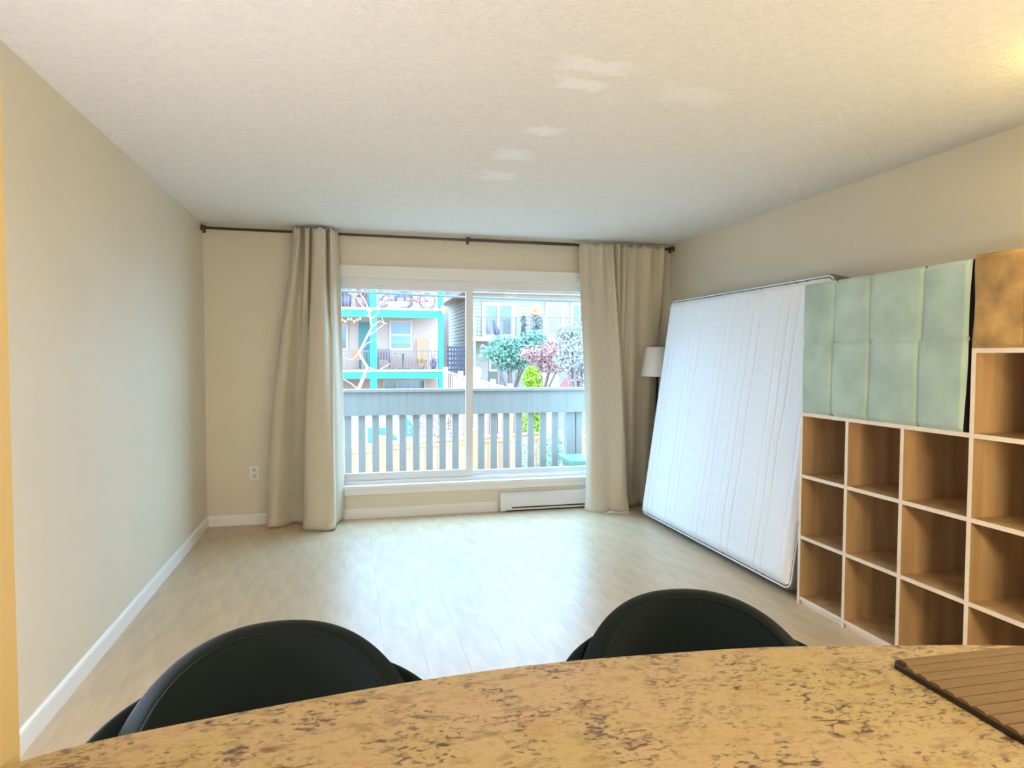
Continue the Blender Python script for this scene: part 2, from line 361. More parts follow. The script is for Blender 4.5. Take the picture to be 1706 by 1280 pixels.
for wx in (535, 715):
    q = vp(wx, 745); MB().tube([(q.x, VY-.03, GZ+.34), (q.x, VY+.2, GZ+.34)], .34, 20).build('wheel', slot_m, van)

# ---------------------------------------------------------------- apartment block with turquoise balconies
turq = mat('turquoise_paint', seen(60, 226, 226), .5); stucco = mat('cream_stucco', seen(240, 234, 236), .9, .06, .8)
shade_wall = mat('shaded_cream_stucco', seen(225, 218, 220), .9, .05, 1); wht = mat('white_window_frame', seen(246, 248, 250), .5)  # shade_wall: the cream stucco with ground-storey shade put into its colour
pane_m = mat('house_window_pane', seen(155, 190, 210), .08, .3, .6); blind = mat('pale_blue_blind', seen(176, 234, 244), .8)
iron = mat('thin_iron', seen(150, 150, 165), .6)
AY, AF = 30.2, 28.6
apt = empty('apartment_building', (at(650, 640, AY).x, AY, GZ), 'cream apartment block with turquoise balcony posts and beams', 'building')
xa, xb = at(360, 0, AY).x, at(736, 600, AY).x; zroof = 8.2
MB().box(xa, xb, AY, AY+10, GZ, zroof).build('wall', stucco, apt)
MB().box(xa-.4, xb+.4, AF-.5, AY+10.4, zroof, zroof+.35).build('roof', mat('grey_roof_edge', (.5, .52, .54), .8), apt)
def zA(py, Y=AF): return at(650, py, Y).z
def xA(px, Y=AF): return at(px, 600, Y).x
for z0, z1 in ((529, 517), (631, 620)):
    MB().box(xA(380), xA(739), AF, AF+.14, zA(z0), zA(z1)).build('beam', turq, apt)
    MB().box(xA(380), xA(739), AF-.05, AY, zA(z1), zA(z1-4)).build('deck', mat('pale_deck_edge', seen(228, 230, 238), .8), apt)
for p0, p1 in ((616.5, 628), (731, 739), (556, 566), (470, 480)): MB().box(xA(p0), xA(p1), AF+.01, AF+.22, GZ, zroof).build('post', turq, apt)
def picket_rail(root, Y, p0, p1, ytop, ybot, m, pitch=.125, nm='picket', r=.011):
    x0, x1 = at(p0, 590, Y).x, at(p1, 590, Y).x; z1, z0 = at((p0+p1)/2, ytop, Y).z, at((p0+p1)/2, ybot, Y).z
    rl = MB().box(x0, x1, Y-.025, Y+.025, z1-.05, z1).build('hand_rail', m, root)
    n = max(2, int((x1-x0)/pitch)); me = MB().box(-r, r, -r, r, z0, z1-.05).mesh(nm, m)
    for i in range(n): inst(me, nm, (x0+(i+.5)*(x1-x0)/n, Y, 0), root)
    return rl
picket_rail(apt, AF+.08, 540, 616, 584, 616, iron); picket_rail(apt, AF+.08, 629, 731, 584, 616, iron)
picket_rail(apt, AF+.08, 540, 616, 484, 513, iron); picket_rail(apt, AF+.08, 629, 731, 484, 513, iron)
def window(root, Y, p0, p1, q0, q1, mull=(), trans=(), fw=.09, pm_=None, proud=.06):
    c = ((p0+p1)/2, (q0+q1)/2); x0, x1 = at(p0, c[1], Y).x, at(p1, c[1], Y).x; z1, z0 = at(c[0], q0, Y).z, at(c[0], q1, Y).z
    f = MB(); f.box(x0, x1, Y-proud, Y+.02, z1-fw, z1); f.box(x0, x1, Y-proud, Y+.02, z0, z0+fw); f.box(x0, x0+fw, Y-proud, Y+.02, z0+fw, z1-fw); f.box(x1-fw, x1, Y-proud, Y+.02, z0+fw, z1-fw)
    for t in mull: xm = x0+(x1-x0)*t; f.box(xm-fw*.4, xm+fw*.4, Y-proud+.004, Y+.02, z0+fw, z1-fw)
    for t in trans: zm = z1-(z1-z0)*t; f.box(x0+fw, x1-fw, Y-proud+.008, Y+.02, zm-fw*.4, zm+fw*.4)
    w = f.build('window', wht, root)
    bx = [0, *mull, 1]; bz = [0, *trans, 1]
    for i in range(len(bx)-1):
        for j in range(len(bz)-1):
            MB().box(x0+(x1-x0)*bx[i]+fw*.3, x0+(x1-x0)*bx[i+1]-fw*.3, Y-.03, Y-.01, z1-(z1-z0)*bz[j+1]+fw*.3, z1-(z1-z0)*bz[j]-fw*.3).build('pane', pm_ or pane_m, w)
    return w, (x0, x1, z0, z1)
w_, (x0, x1, z0, z1) = window(apt, AY, 648, 687, 534, 584, trans=(.48,), fw=.1)
MB().box(x0+.1, x1-.1, AY-.05, AY-.031, z0+.3, z0+.68).build('blind', blind, w_)
w_, _ = window(apt, AY, 560, 580, 540, 584); w_, _ = window(apt, AY, 638, 709, 632, 668, mull=(.33, .66), fw=.07)
window(apt, AY, 650, 690, 440, 500, trans=(.5,)); window(apt, AY, 500, 540, 534, 584, trans=(.5,))
dm = mat('teal_door_paint', seen(95, 176, 190), .5)
for q0, q1 in ((537, 613), (436, 510)):
    d = MB().box(at(594, 0, AY).x, at(618, 0, AY).x, AY-.05, AY, at(600, q1, AY).z, at(600, q0, AY).z).build('door', dm, apt)
    MB().box(at(597, 0, AY).x, at(615, 0, AY).x, AY-.06, AY-.05, at(600, q0+38, AY).z, at(600, q0+5, AY).z).build('door_panel', dm, d)
    MB().tube([(at(614, 0, AY).x, AY-.12, at(600, q0+40, AY).z), (at(614, 0, AY).x, AY-.05, at(600, q0+40, AY).z)], .04).build('door_knob', wht, d)
MB().box(xA(380), xA(735), AY-.02, AY, GZ, at(650, 631, AY).z).build('ground_storey_wall', shade_wall, apt)

# things on the balconies
z2 = zA(616)+.02; z3 = zA(513)+.02
def bike(px, Y, z, col, label, flip=1):
    x = at(px, 500, Y).x; m = mat('bicycle_paint_'+label.split()[0], col, .4); R_ = .34
    r = empty('bicycle', (x, Y, z), label, 'bicycle', 'bicycles on the upper balcony'); tyre = mat('bicycle_tyre', seen(130, 135, 160), .7)
    for sx in (-.52, .52):
        cx = x+sx*flip; w = MB().tube([(cx+R_*math.cos(a*math.pi/12), Y, z+R_+.02+R_*math.sin(a*math.pi/12)) for a in range(24)], .028, 6, True).build('wheel', tyre, r)
        sp = MB()
        for a in range(6): c, s_ = math.cos(a*math.pi/6)*R_, math.sin(a*math.pi/6)*R_; sp.tube([(cx-c, Y, z+R_+.02-s_), (cx+c, Y, z+R_+.02+s_)], .006, 4)
        sp.build('spokes', iron, w)
    P = lambda a, b: (x+a*flip, Y, z+b); f = MB()
    for a, b in ((P(-.52, .36), P(-.05, .30)), (P(-.05, .30), P(-.2, .82)), (P(-.52, .36), P(-.18, .75)), (P(-.05, .30), P(.36, .74)), (P(-.18, .75), P(.34, .80)), (P(.33, .95), P(.52, .36))): f.tube([a, b], .022, 6)
    f.build('frame', m, r); MB().tube([(x+.33*flip, Y-.25, z+.97), (x+.33*flip, Y+.25, z+.97)], .018, 6).build('handlebar', iron, r)
    MB().box(x-.2*flip-.12, x-.2*flip+.12, Y-.06, Y+.06, z+.82, z+.88, .02).build('saddle', tyre, r)
bike(655, AF+.45, z3, seen(120, 150, 225), 'blue framed bicycle behind the upper turquoise balcony railing')
bike(692, AF+.75, z3, seen(245, 130, 180), 'pink framed bicycle behind the upper turquoise balcony railing', -1)
def slat_chair(px, Y, z, m, label, w=.5, h=.85):
    x = at(px, 600, Y).x; r = empty('patio_chair', (x, Y, z), label, 'chair')
    MB().box(x-w/2, x+w/2, Y-w/2, Y+w/2, z+.40, z+.45).build('seat', m, r)
    for sx in (-1, 1):
        for sy in (-1, 1): MB().box(x+sx*(w/2-.03)-.025, x+sx*(w/2-.03)+.025, Y+sy*(w/2-.03)-.025, Y+sy*(w/2-.03)+.025, z, z+.40).build('leg', m, r)
    for k in range(5): MB().box(x-w/2+k*w/5+.01, x-w/2+(k+1)*w/5-.01, Y+w/2-.05, Y+w/2-.02, z+.45, z+h).build('back_slat', m, r)
slat_chair(596, AF+.6, z2, mat('orange_wood', seen(250, 185, 130), .6), 'orange wooden chair on the lower turquoise balcony')
slat_chair(640, AF+.7, z2, mat('charcoal_wicker', seen(150, 145, 165), .8), 'dark patio chair on the lower turquoise balcony', .55)
slat_chair(704, AF+1.2, z2, mat('peach_wood', seen(250, 215, 180), .6), 'tall peach slatted chair beside the balcony wall', .45, 1.35)
tb = empty('patio_table', (at(672, 600, AF+.8).x, AF+.8, z2), 'small pale blue round table on the lower balcony', 'table')
tx = at(672, 600, AF+.8).x
MB().lathe([(.42, z2+.66), (.42, z2+.70)], tx, AF+.8).build('tabletop', mat('pale_blue_top', seen(190, 215, 240), .4), tb); MB().lathe([(.25, z2), (.04, z2+.06), (.04, z2+.66)], tx, AF+.8, 12).build('pedestal', iron, tb)
def flower_pot(px, Y, z, colp, colf, label, s=.2):
    x = at(px, 600, Y).x; r = empty('flower_pot', (x, Y, z), label, 'flower pot')
    MB().lathe([(s*.6, z), (s*.9, z+s*1.4), (s*.8, z+s*1.4), (s*.7, z+s*1.2)], x, Y, 12).build('pot', mat('pot_'+label[:9], colp, .6), r)
    f = MB(); rd = random.Random(label)
    for i in range(60):
        c = Vector((x+rd.gauss(0, s*.5), Y+rd.gauss(0, s*.5), z+s*1.5+abs(rd.gauss(0, s*.7)))); a = Vector((rd.uniform(-1, 1), rd.uniform(-1, 1), rd.uniform(-1, 1))).normalized()*s*.3; b = a.orthogonal().normalized()*s*.2
        f.add([c-a, c+b, c+a, c-b], [(0, 1, 2, 3)])
    f.build('blooms', mat('bloom_'+label[:9], colf, .7), r, kind='stuff')
flower_pot(702, AF+.35, z2, seen(190, 190, 195), seen(255, 225, 110), 'yellow flowers in a grey pot on the lower balcony', .17)
flower_pot(722, AF+.35, z2, seen(120, 130, 190), seen(135, 135, 195), 'dark blue pot of violet flowers on the lower balcony', .17)
flower_pot(576, AF+.5, z3, seen(150, 160, 195), seen(175, 180, 225), 'bluish potted plant behind the upper balcony railing', .34)
flower_pot(603, AF+.5, z3, seen(210, 180, 180), seen(225, 175, 185), 'reddish potted plant behind the upper balcony railing', .3)
bulb_m = emit('warm_bulb', (1.0, .72, .25), 1.4)
sl = empty('string_lights', at(586, 530, AF+.3), 'string of warm yellow bulbs under the upper balcony beam', 'string lights')
pts = [at(570+5*i, 529+2.5*math.sin(i*1.9)+2, AF+.3) for i in range(7)]
MB().tube(pts, .008, 5).build('wire', iron, sl)
bme = MB().lathe([(.002, -.06), (.045, -.03), (.05, .01), (.02, .05), (.002, .06)], 0, 0, 8).mesh('bulb', bulb_m)
for p in pts: inst(bme, 'bulb', p-Vector((0, 0, .05)), sl)
ln = empty('balcony_lantern', at(738, 516, AF-.15), 'yellow hanging ornament on the turquoise corner post', 'lantern')
q = at(738, 516, AF-.15)
MB().lathe([(.0, q.z-.2), (.09, q.z-.12), (.12, q.z), (.09, q.z+.12), (0, q.z+.2)], q.x, q.y, 10, False).build('shade', mat('yellow_paper', seen(255, 225, 150), .7), ln)
MB().tube([(q.x, q.y, q.z+.2), (q.x, q.y+.15, q.z+.5)], .012, 5).build('hook', iron, ln)
ca = at(520, 478, 12); cb = at(1080, 505, 12)
ca.x -= 1.2; cb.x += 1.2
line = empty('overhead_cable', (ca.x, 12, GZ), 'thick grey overhead cable crossing in front of the buildings', 'cable')
MB().tube([ca.lerp(cb, i/24)-Vector((0, 0, .05*math.sin(math.pi*i/24))) for i in range(25)], .022, 8).build('cable', mat('grey_cable', seen(150, 172, 196, .55), .6), line)
for q in (ca, cb): MB().tube([(q.x, q.y, GZ), (q.x, q.y, q.z+.4)], [.13, .10], 12).build('utility_pole', mat('grey_bark', seen(170, 165, 175), .9), line)
# ---------------------------------------------------------------- green clapboard house
HY = 33.0
siding = mat('pale_green_clapboard', seen(212, 238, 232), .7, .05, 1); sidd = mat('blue_green_clapboard', seen(190, 218, 222), .7, .05, 1)
house = empty('clapboard_house', (at(880, 600, HY).x, HY, GZ), 'pale green clapboard house with white windows and upper deck', 'house')
hx0, hx1 = at(787, 600, HY).x, at(1190, 600, HY).x; ztop = at(880, 492, HY).z; zlow = at(880, 590, HY).z
MB().box(hx0, hx1, HY+.04, HY+8, GZ, ztop).build('wall', sidd, house)
bh = .19; z = zlow; me = MB().add([(hx0, 0, 0), (hx1, 0, 0), (hx1, 0, bh), (hx0, 0, bh), (hx0, -.035, 0), (hx1, -.035, 0)], [(0, 1, 2, 3), (4, 5, 2, 3), (0, 1, 5, 4), (0, 4, 3), (1, 2, 5)]).mesh('clapboard', siding)
while z < ztop: inst(me, 'clapboard', (0, HY+.04, z), house); z += bh
MB().box(hx0-.6, hx1+.6, HY-.7, HY+8.6, ztop, ztop+.3).build('eave', wht, house)
MB().extrude([(hx0-.6, HY-.7, ztop+.3), (hx0-.6, HY+8.6, ztop+.3), (hx0-.6, HY+4, ztop+2.4)], (hx1-hx0+1.2, 0, 0)).build('roof', mat('grey_shingle_roof', (.42, .45, .48), .9, .1, 3), house)
MB().box(hx0, at(814, 0, HY).x, HY-.02, HY+.04, GZ, zlow).build('lower_wall', mat('white_stucco', seen(220, 238, 246), .9), house)
window(house, HY, 803, 857, 504, 563, mull=(.5,), fw=.18); window(house, HY, 908, 940, 504, 562, fw=.16, pm_=mat('sky_blue_pane', seen(185, 215, 240), .1)); window(house, HY, 950, 976, 504, 562, fw=.16)
window(house, HY, 814, 834, 588, 619, trans=(.5,), fw=.12); window(house, HY, 1000, 1040, 504, 562, fw=.16)
MB().box(at(814, 0, HY).x, at(836, 0, HY).x, HY-.06, HY, GZ, at(825, 619, HY).z).build('door', mat('grey_green_door', seen(140, 165, 165), .5), house)
HD = HY-1.5
MB().box(at(787, 0, HD).x, at(1150, 0, HD).x, HD, HY, at(880, 569, HD).z, at(880, 562, HD).z).build('deck', wht, house)
for p in (790, 862, 905, 970, 1040): q = at(p, 566, HD+.1); MB().box(q.x-.07, q.x+.07, HD+.03, HD+.17, GZ, at(p, 527, HD).z).build('deck_post', sidd, house)
for a, b in ((787, 862), (862, 970), (970, 1040)): picket_rail(house, HD+.08, a, b, 528, 562, iron, .15)
# next house glimpsed in the gap
GY = 43.0
gap = empty('grey_house', (at(757, 600, GY).x, GY, GZ), 'blue grey shingled house glimpsed between the two buildings', 'house')
gx0, gx1 = at(728, 600, GY).x, at(776, 600, GY).x; gzt = at(757, 478, GY).z
MB().box(gx0, gx1, GY, GY+6, GZ, gzt).build('wall', mat('blue_grey_shingle', seen(175, 196, 220, 1.6), .8, .12, 4), gap)
for k in range(20): zk = at(760, 582, GY).z+k*.2; MB().box(at(755, 0, GY).x, gx1, GY-.04, GY, zk, zk+.18).build('clapboard', siding, gap)
MB().box(gx0-.3, gx1+.1, GY-.1, GY+6.1, gzt, gzt+.3).build('roof', wht, gap)
z = zlow; me = MB().add([(0, HY+.04, 0), (0, HY+8, 0), (0, HY+8, bh), (0, HY+.04, bh), (-.035, HY+.04, 0), (-.035, HY+8, 0)], [(0, 1, 2, 3), (4, 5, 2, 3), (0, 1, 5, 4), (0, 4, 3), (1, 2, 5)]).mesh('clapboard', siding)
while z < ztop: inst(me, 'clapboard', (hx0, 0, z), house); z += bh
lat = mat('dark_blue_lattice', seen(110, 125, 165), .8); la = empty('lattice_gate', (at(757, 600, 32).x, 32, GZ), 'dark lattice screen in the gap between the buildings', 'gate')
for k in range(7): xk = at(745+k*5, 0, 32).x; MB().box(xk, xk+.08, 32, 32.04, at(757, 640, 32).z, at(757, 578, 32).z).build('upright_slat', lat, la)
for k in range(9): zk = at(757, 640-k*7.5, 32).z; MB().box(at(744, 0, 32).x, at(778, 0, 32).x, 32.04, 32.08, zk, zk+.08).build('cross_slat', lat, la)
MB().box(at(744, 0, 32).x, at(778, 0, 32).x, 31.98, 32.1, GZ, at(757, 640, 32).z).build('base_board', lat, la)

# side-yard fence with white posts, stairs, closed umbrella
bf = empty('picket_fence', (at(790, 640, 25).x, 25, GZ), 'reddish picket fence with white posts in the side yard', 'fence')
redb = mat('faded_red_board', seen(226, 205, 205), .8, .15, 5, objrand=.12)
A = at(742, 617, 26); B = at(850, 645, 23); n = 34; me = MB().box(-.07, .07, -.012, .012, 0, 1).mesh('picket', redb)
for i in range(n):
    q = A.lerp(B, (i+.5)/n); o = inst(me, 'picket', (q.x, q.y, GZ), bf, math.atan2(B.y-A.y, B.x-A.x)); o.scale.z = q.z-.12-GZ
for i in range(5):
    q = A.lerp(B, i/4); MB().box(q.x-.09, q.x+.09, q.y-.12, q.y+.06, GZ, q.z+.12).build('post', wht if i < 4 else mat('yellow_post', seen(250, 230, 180), .7), bf)
MB().extrude([A+Vector((0, -.05, -.1)), A+Vector((0, .05, -.1)), A+Vector((0, .05, -.02)), A+Vector((0, -.05, -.02))], B-A).build('cap_rail', wht, bf)
st = empty('garden_stairs', (at(862, 640, 29).x, 29, GZ), 'grey outdoor stairs with dark handrail beside the clapboard house', 'stairs')
stm = mat('pale_grey_step', seen(215, 226, 236), .8)
for k in range(11):
    zk = GZ+.2*(k+1); yk = 28+k*.28; MB().box(at(851, 0, 29).x, at(878, 0, 29).x, yk, yk+.30, zk-.05, zk).build('tread', stm, st)
for p in (851, 878):
    xk = at(p, 0, 29).x; MB().extrude([(xk-.03, 28, GZ), (xk-.03, 28.3, GZ), (xk-.03, 31.1, GZ+2.15), (xk-.03, 30.8, GZ+2.15)], (.06, 0, 0)).build('stringer', stm, st)
hr = [at(835, 607, 29), at(858, 652, 27.8)]
MB().extrude([hr[0]+Vector((-.12, 0, 0)), hr[0]+Vector((.35, 0, 0)), hr[1]+Vector((.35, 0, 0)), hr[1]+Vector((-.12, 0, 0))], (0, .06, 0)).build('side_panel', mat('slate_blue_paint', seen(130, 150, 192), .6), st)
for t in (0, 1): q = hr[t]; MB().box(q.x-.14, q.x-.06, q.y, q.y+.08, GZ, q.z+.1).build('newel', stm, st)
UY = HD+.35; dz_ = at(880, 562, HD).z
um = empty('closed_umbrella', at(828, 562, UY), 'closed slate blue umbrella leaning at the house deck', 'umbrella')
MB().tube([at(822, 532, UY), at(823, 538, UY), at(827, 552, UY), at(829, 558, UY)], [.03, .07, .17, .10], 10).build('canopy', mat('slate_canopy', seen(130, 150, 192), .8), um)
q = at(830, 560, UY); MB().tube([at(828.5, 556, UY), (q.x, UY, dz_)], .025, 6).build('pole', iron, um)
gw = empty('garden_shed', (at(918, 640, 27.6).x, 27.6, GZ), 'white garden shed wall behind the bright green cypress', 'shed')
MB().box(at(903, 0, 27.6).x, at(934, 0, 27.6).x, 27.6, 29, GZ, at(918, 617, 27.6).z).build('wall', mat('white_shed_paint', seen(226, 250, 245), .7), gw)
MB().box(at(901, 0, 27.6).x, at(936, 0, 27.6).x, 27.5, 29.1, at(918, 617, 27.6).z, at(918, 614, 27.6).z).build('roof', stm, gw)
kb = empty('red_slide', (at(942, 650, 23.5).x, 23.5, GZ), 'faded red playground slide beside the white shed', 'slide')
a, b = at(950, 624, 23.5), at(926, 668, 23.5)
MB().extrude([a, a+Vector((.35, 0, 0)), b+Vector((.35, 0, 0)), b], (0, .4, 0)).build('chute', mat('faded_red_plastic', seen(225, 160, 180), .5), kb)
MB().tube([a+Vector((.3, .2, 0)), Vector((a.x+.3, 23.7, GZ))], .05, 8).build('support', stm, kb)
ml = empty('deck_ornament', at(893, 524, HD), 'yellow pointed ornament on the house deck railing', 'ornament')
q = at(893, 527, HD+.08); MB().lathe([(.10, q.z), (.3, q.z+.06), (.26, q.z+.16), (.05, q.z+.2)], q.x, q.y, 10).build('dish', mat('orange_dish', seen(245, 205, 190), .6), ml); MB().lathe([(.12, q.z+.2), (.16, q.z+.3), (.02, q.z+.62)], q.x, q.y, 8).build('peak', mat('yellow_glaze', seen(255, 235, 110), .4), ml)

# ---------------------------------------------------------------- plants outside
def foliage(root, blobs, n, leaf, m, seed, name='foliage', up=.3):
    rd = random.Random(seed); f = MB()
    for i in range(n):
        c, rx, ry, rz = rd.choice(blobs)
        v = Vector((rd.gauss(0, .52), rd.gauss(0, .52), rd.gauss(0, .52)))
        if v.length > 1.5: v = v.normalized()
        p = Vector(c)+Vector((v.x*rx, v.y*ry, v.z*rz)); a = Vector((rd.gauss(0, 1), rd.gauss(0, 1), rd.gauss(0, 1)+up)).normalized()*leaf*rd.uniform(.6, 1.3); b = a.orthogonal().normalized(); b.rotate(Matrix.Rotation(rd.uniform(0, 6.28), 3, a)); b *= leaf*.4
        f.add([p-a, p+b, p+a, p-b], [(0, 1, 2, 3)])
    return f.build(name, m, root, kind='stuff')
def tree(name, label, px, Y, blobs, n, leaf, col, seed, var=.35, trunk=True, tm=None):
    x = at(px, 600, Y).x; r = empty(name, (x, Y, GZ), label, 'tree' if 'tree' in label else 'shrub')
    bl = [(at(bx, by, Y+dy), w/FPX*Y, w/FPX*Y*.9, h/FPX*Y) for bx, by, dy, w, h in blobs]
    foliage(r, bl, n, leaf, mat('leaf_'+name+str(seed), col, .7, var, 2), seed)
    if trunk:
        top = bl[0][0]; t = MB(); t.tube([(x, Y, GZ), (x+.05, Y, GZ+1), tuple(Vector((x, Y, GZ)).lerp(top, .8)), top], [.14, .12, .07, .03], 7)
        for b in bl[1:]: t.tube([Vector((x, Y, GZ)).lerp(top, .55), b[0]], [.06, .02], 6)
        t.build('trunk', tm or mat('grey_bark', seen(170, 165, 175), .9), r)
    return r
tree('pine_tree', 'spreading blue green pine tree in front of the clapboard house', 852, 26, [(850, 588, 0, 26, 18), (822, 588, 0, 20, 12), (878, 574, .3, 28, 14), (842, 572, .2, 22, 10), (868, 602, 0, 26, 16), (892, 562, .3, 18, 10), (845, 606, .2, 18, 12)], 4200, .09, seen(135, 200, 195, 1.5), 1)
tree('plum_tree', 'dusky pink leaved tree at the right of the pine', 905, 24.5, [(900, 588, 0, 28, 14), (925, 582, .4, 22, 16), (886, 592, -.3, 18, 10), (915, 608, 0, 26, 14), (935, 602, .2, 22, 16)], 2600, .08, seen(195, 175, 188, 1.5), 2)
tree('maple_tree', 'grey green loose tree beside the right curtain edge', 965, 22, [(955, 580, 0, 26, 26), (965, 620, .2, 24, 26), (985, 560, 0, 30, 30), (945, 555, .3, 20, 14), (1000, 640, 0, 34, 40), (945, 600, 0, 22, 20)], 4200, .07, seen(175, 200, 220, 1.5), 3)
tree('cypress_tree', 'bright lime green cypress tree behind the grey railing', 886, 21, [(886, 640, 0, 14, 22), (887, 675, 0, 16, 32), (888, 710, 0, 17, 34), (889, 745, 0, 16, 30), (885, 622, 0, 8, 10)], 4200, .075, seen(160, 222, 60, 1.5), 4)
for i, (a, b) in enumerate(((866, 879), (881, 908))):
    r = empty('deck_climber', at((a+b)/2, 562, HD-.05), ('narrow' if i == 0 else 'wide')+' dark climbing plant covering the house deck railing', 'plant')
    q = at((a+b)/2, 545, HD-.14); w = (b-a)/2/FPX*HD
    foliage(r, [(q+Vector((0, 0, dz)), w*.7, .07, .26) for dz in (-.35, 0, .3)], 700, .06, mat('dark_climber_leaf', seen(135, 165, 180, 1.4), .7, .4, 3), 20+i)
    MB().tube([(q.x, q.y+.1, q.z-.6), (q.x+.05, q.y+.1, q.z+.3)], .02, 5).build('stem', mat('grey_bark', seen(170, 165, 175)), r)
for i, (px, Y, pw_, ph, col, lab) in enumerate(((922, 15.6, 24, 26, seen(140, 215, 200, 1.4), 'sea green shrub at the foot of the cedar fence'), (872, 15.4, 14, 14, seen(185, 235, 225, 1.4), 'pale mint shrub low against the cedar fence'), (730, 19, 40, 30, seen(205, 205, 205, 1.4), 'greyish hedge behind the cedar fence'))):
    r = empty('garden_shrub', (at(px, 760, Y).x, Y, GZ), lab, 'shrub'); top = at(px, 745 if i < 2 else 715, Y)
    bl = [(Vector((top.x+dx*pw_/FPX*Y*.5, Y, top.z-dz)), pw_/FPX*Y*.7, .4, ph/FPX*Y) for dx in (-1, 0, 1) for dz in (0, .5, 1.1)]
    foliage(r, bl, 1500, .055, mat('shrub_leaf_%d' % i, col, .7, .35, 3), 30+i); MB().tube([(top.x, Y, GZ), (top.x, Y, top.z-.2)], .04, 6).build('stem', mat('grey_bark', seen(170, 165, 175)), r)
# pale bare tree in front of the apartment block
bt = empty('bare_tree', (at(604, 660, 24).x, 24, GZ), 'pale leafless tree with twisting branches before the turquoise balconies', 'tree')
bark = mat('pale_bark', seen(244, 240, 244), .8); T = lambda px, py, d=0: at(px, py, 24+d)
tr = [T(586, 800), T(590, 700), T(597, 650), T(612, 612), T(598, 588), T(612, 560), T(620, 545), T(615, 520), T(608, 500)]
MB().tube(tr, [.09, .08, .065, .055, .045, .04, .035, .03, .018], 8).build('trunk', bark, bt)
for k, ps in enumerate(([(612, 612), (630, 618), (650, 606)], [(598, 588), (588, 600), (575, 597)], [(612, 560), (625, 552), (640, 540), (636, 528)], [(615, 520), (628, 512), (640, 500), (655, 494)],
        [(615, 520), (602, 508), (590, 490)], [(620, 545), (632, 535), (645, 540)], [(608, 500), (600, 490), (606, 478)], [(597, 650), (586, 640), (572, 632)], [(597, 588), (612, 572), (625, 566), (632, 576)], [(610, 525), (622, 530), (630, 520), (634, 505)])):
    pts = [T(*q, .15*i*(1 if k % 2 else -1)) for i, q in enumerate(ps)]
    MB().tube(pts, [.026*(1-.22*i) for i in range(len(pts))], 6).build('branch', bark, bt)

# ================================================================ CURTAINS
rod = empty('curtain_rod', (1, 5.70, 2.40), 'dark bronze curtain rod spanning the window wall below the ceiling', 'curtain rod')
ZR = 2.398; YR = 5.695
MB().tube([(XL+.002, YR, ZR), (1.03, YR, ZR-.004), (XR-.002, YR, ZR-.004)], .011, 12).build('pole', rod_m, rod)
MB().tube([(1.03, YR, ZR), (2.0, YR, ZR)], .0125, 12).build('inner_tube', rod_m, rod)
for xk in (XL+.012, 1.02, XR-.012):
    bk = MB().tube([(xk, YB, ZR+.0), (xk, YR, ZR)], .007, 8); bk.box(xk-.012, xk+.012, YB-.006, YB, ZR-.03, ZR+.03); bk.tube([(xk, YR+.0, ZR-.02), (xk, YR, ZR+.02)], .014, 8); bk.build('bracket', rod_m, rod)
for xk in (XL+.02, XR-.02): MB().tube([(xk-.018, YR, ZR), (xk+.018, YR, ZR)], .018, 12).build('end_cap', rod_m, rod)
def curtain(name, label, top, bot, ztop, gather, nu=170, nv=70, seed=0, mid=None, hem=True, puddle=()):
    rd = random.Random(seed); ph = [rd.uniform(0, 6.28) for _ in range(6)]
    def fn(u, s):
        e = sm(s**.75)
        p = catmull(top, u).lerp(catmull(bot, u), e)
        g = gather*(1-sm(s/.22)); y = p.y+g*math.sin(u*95+ph[0])*.6+g*math.sin(u*57+ph[1])*.7
        x = p.x+.006*math.sin(u*23+s*5+ph[2])*sm(s*3)
        y += .007*math.sin(u*31+s*3+ph[3])*sm(s*2)*(1-s*.3)
        z = ztop*(1-s)
        if s < .02: z += .009*math.sin(u*80+ph[4])*(gather > 0)
        k = sm((s-.93)/.07)
        y -= k*(.018+.014*math.sin(u*19+ph[5])); x += k*.012*math.sin(u*27+ph[4]); z = max(z, .004)+k*.010*(1+math.sin(u*40+ph[3]))*.5
        return Vector((x, min(y, YB-.014), z))
    root = empty(name, (Vector((*bot[len(bot)//2], 0))), label, 'curtain', 'window curtains')
    o = MB().grid(fn, nu, nv).build('panel', curtain_m, root); md = o.modifiers.new('thick', 'SOLIDIFY'); md.thickness = .003
    MB().grid(lambda u, t: fn(u, .955+t*.0035)+Vector((0, -.003, 0)), nu, 1).build('hem_seam', mat('hem_stitch', (.50, .44, .33), .9), root)
    return root
curtain('window_curtain', 'beige curtain gathered narrow at the left of the window',
        [(-.425, 5.668), (-.40, 5.61), (-.375, 5.60), (-.352, 5.665), (-.335, 5.668), (-.325, 5.59), (-.30, 5.58), (-.298, 5.665), (-.27, 5.668), (-.265, 5.58), (-.22, 5.565), (-.175, 5.575), (-.165, 5.665), (-.14, 5.668), (-.135, 5.59), (-.105, 5.60), (-.10, 5.66), (-.072, 5.668)],
        [(-.645, 5.64), (-.62, 5.61), (-.575, 5.605), (-.52, 5.64), (-.46, 5.69), (-.40, 5.72), (-.345, 5.725), (-.305, 5.69), (-.345, 5.55), (-.34, 5.46), (-.28, 5.42), (-.20, 5.41), (-.14, 5.415), (-.105, 5.45), (-.125, 5.56), (-.095, 5.62), (-.06, 5.69), (-.035, 5.74)], 2.415, .005, nu=220, seed=3)
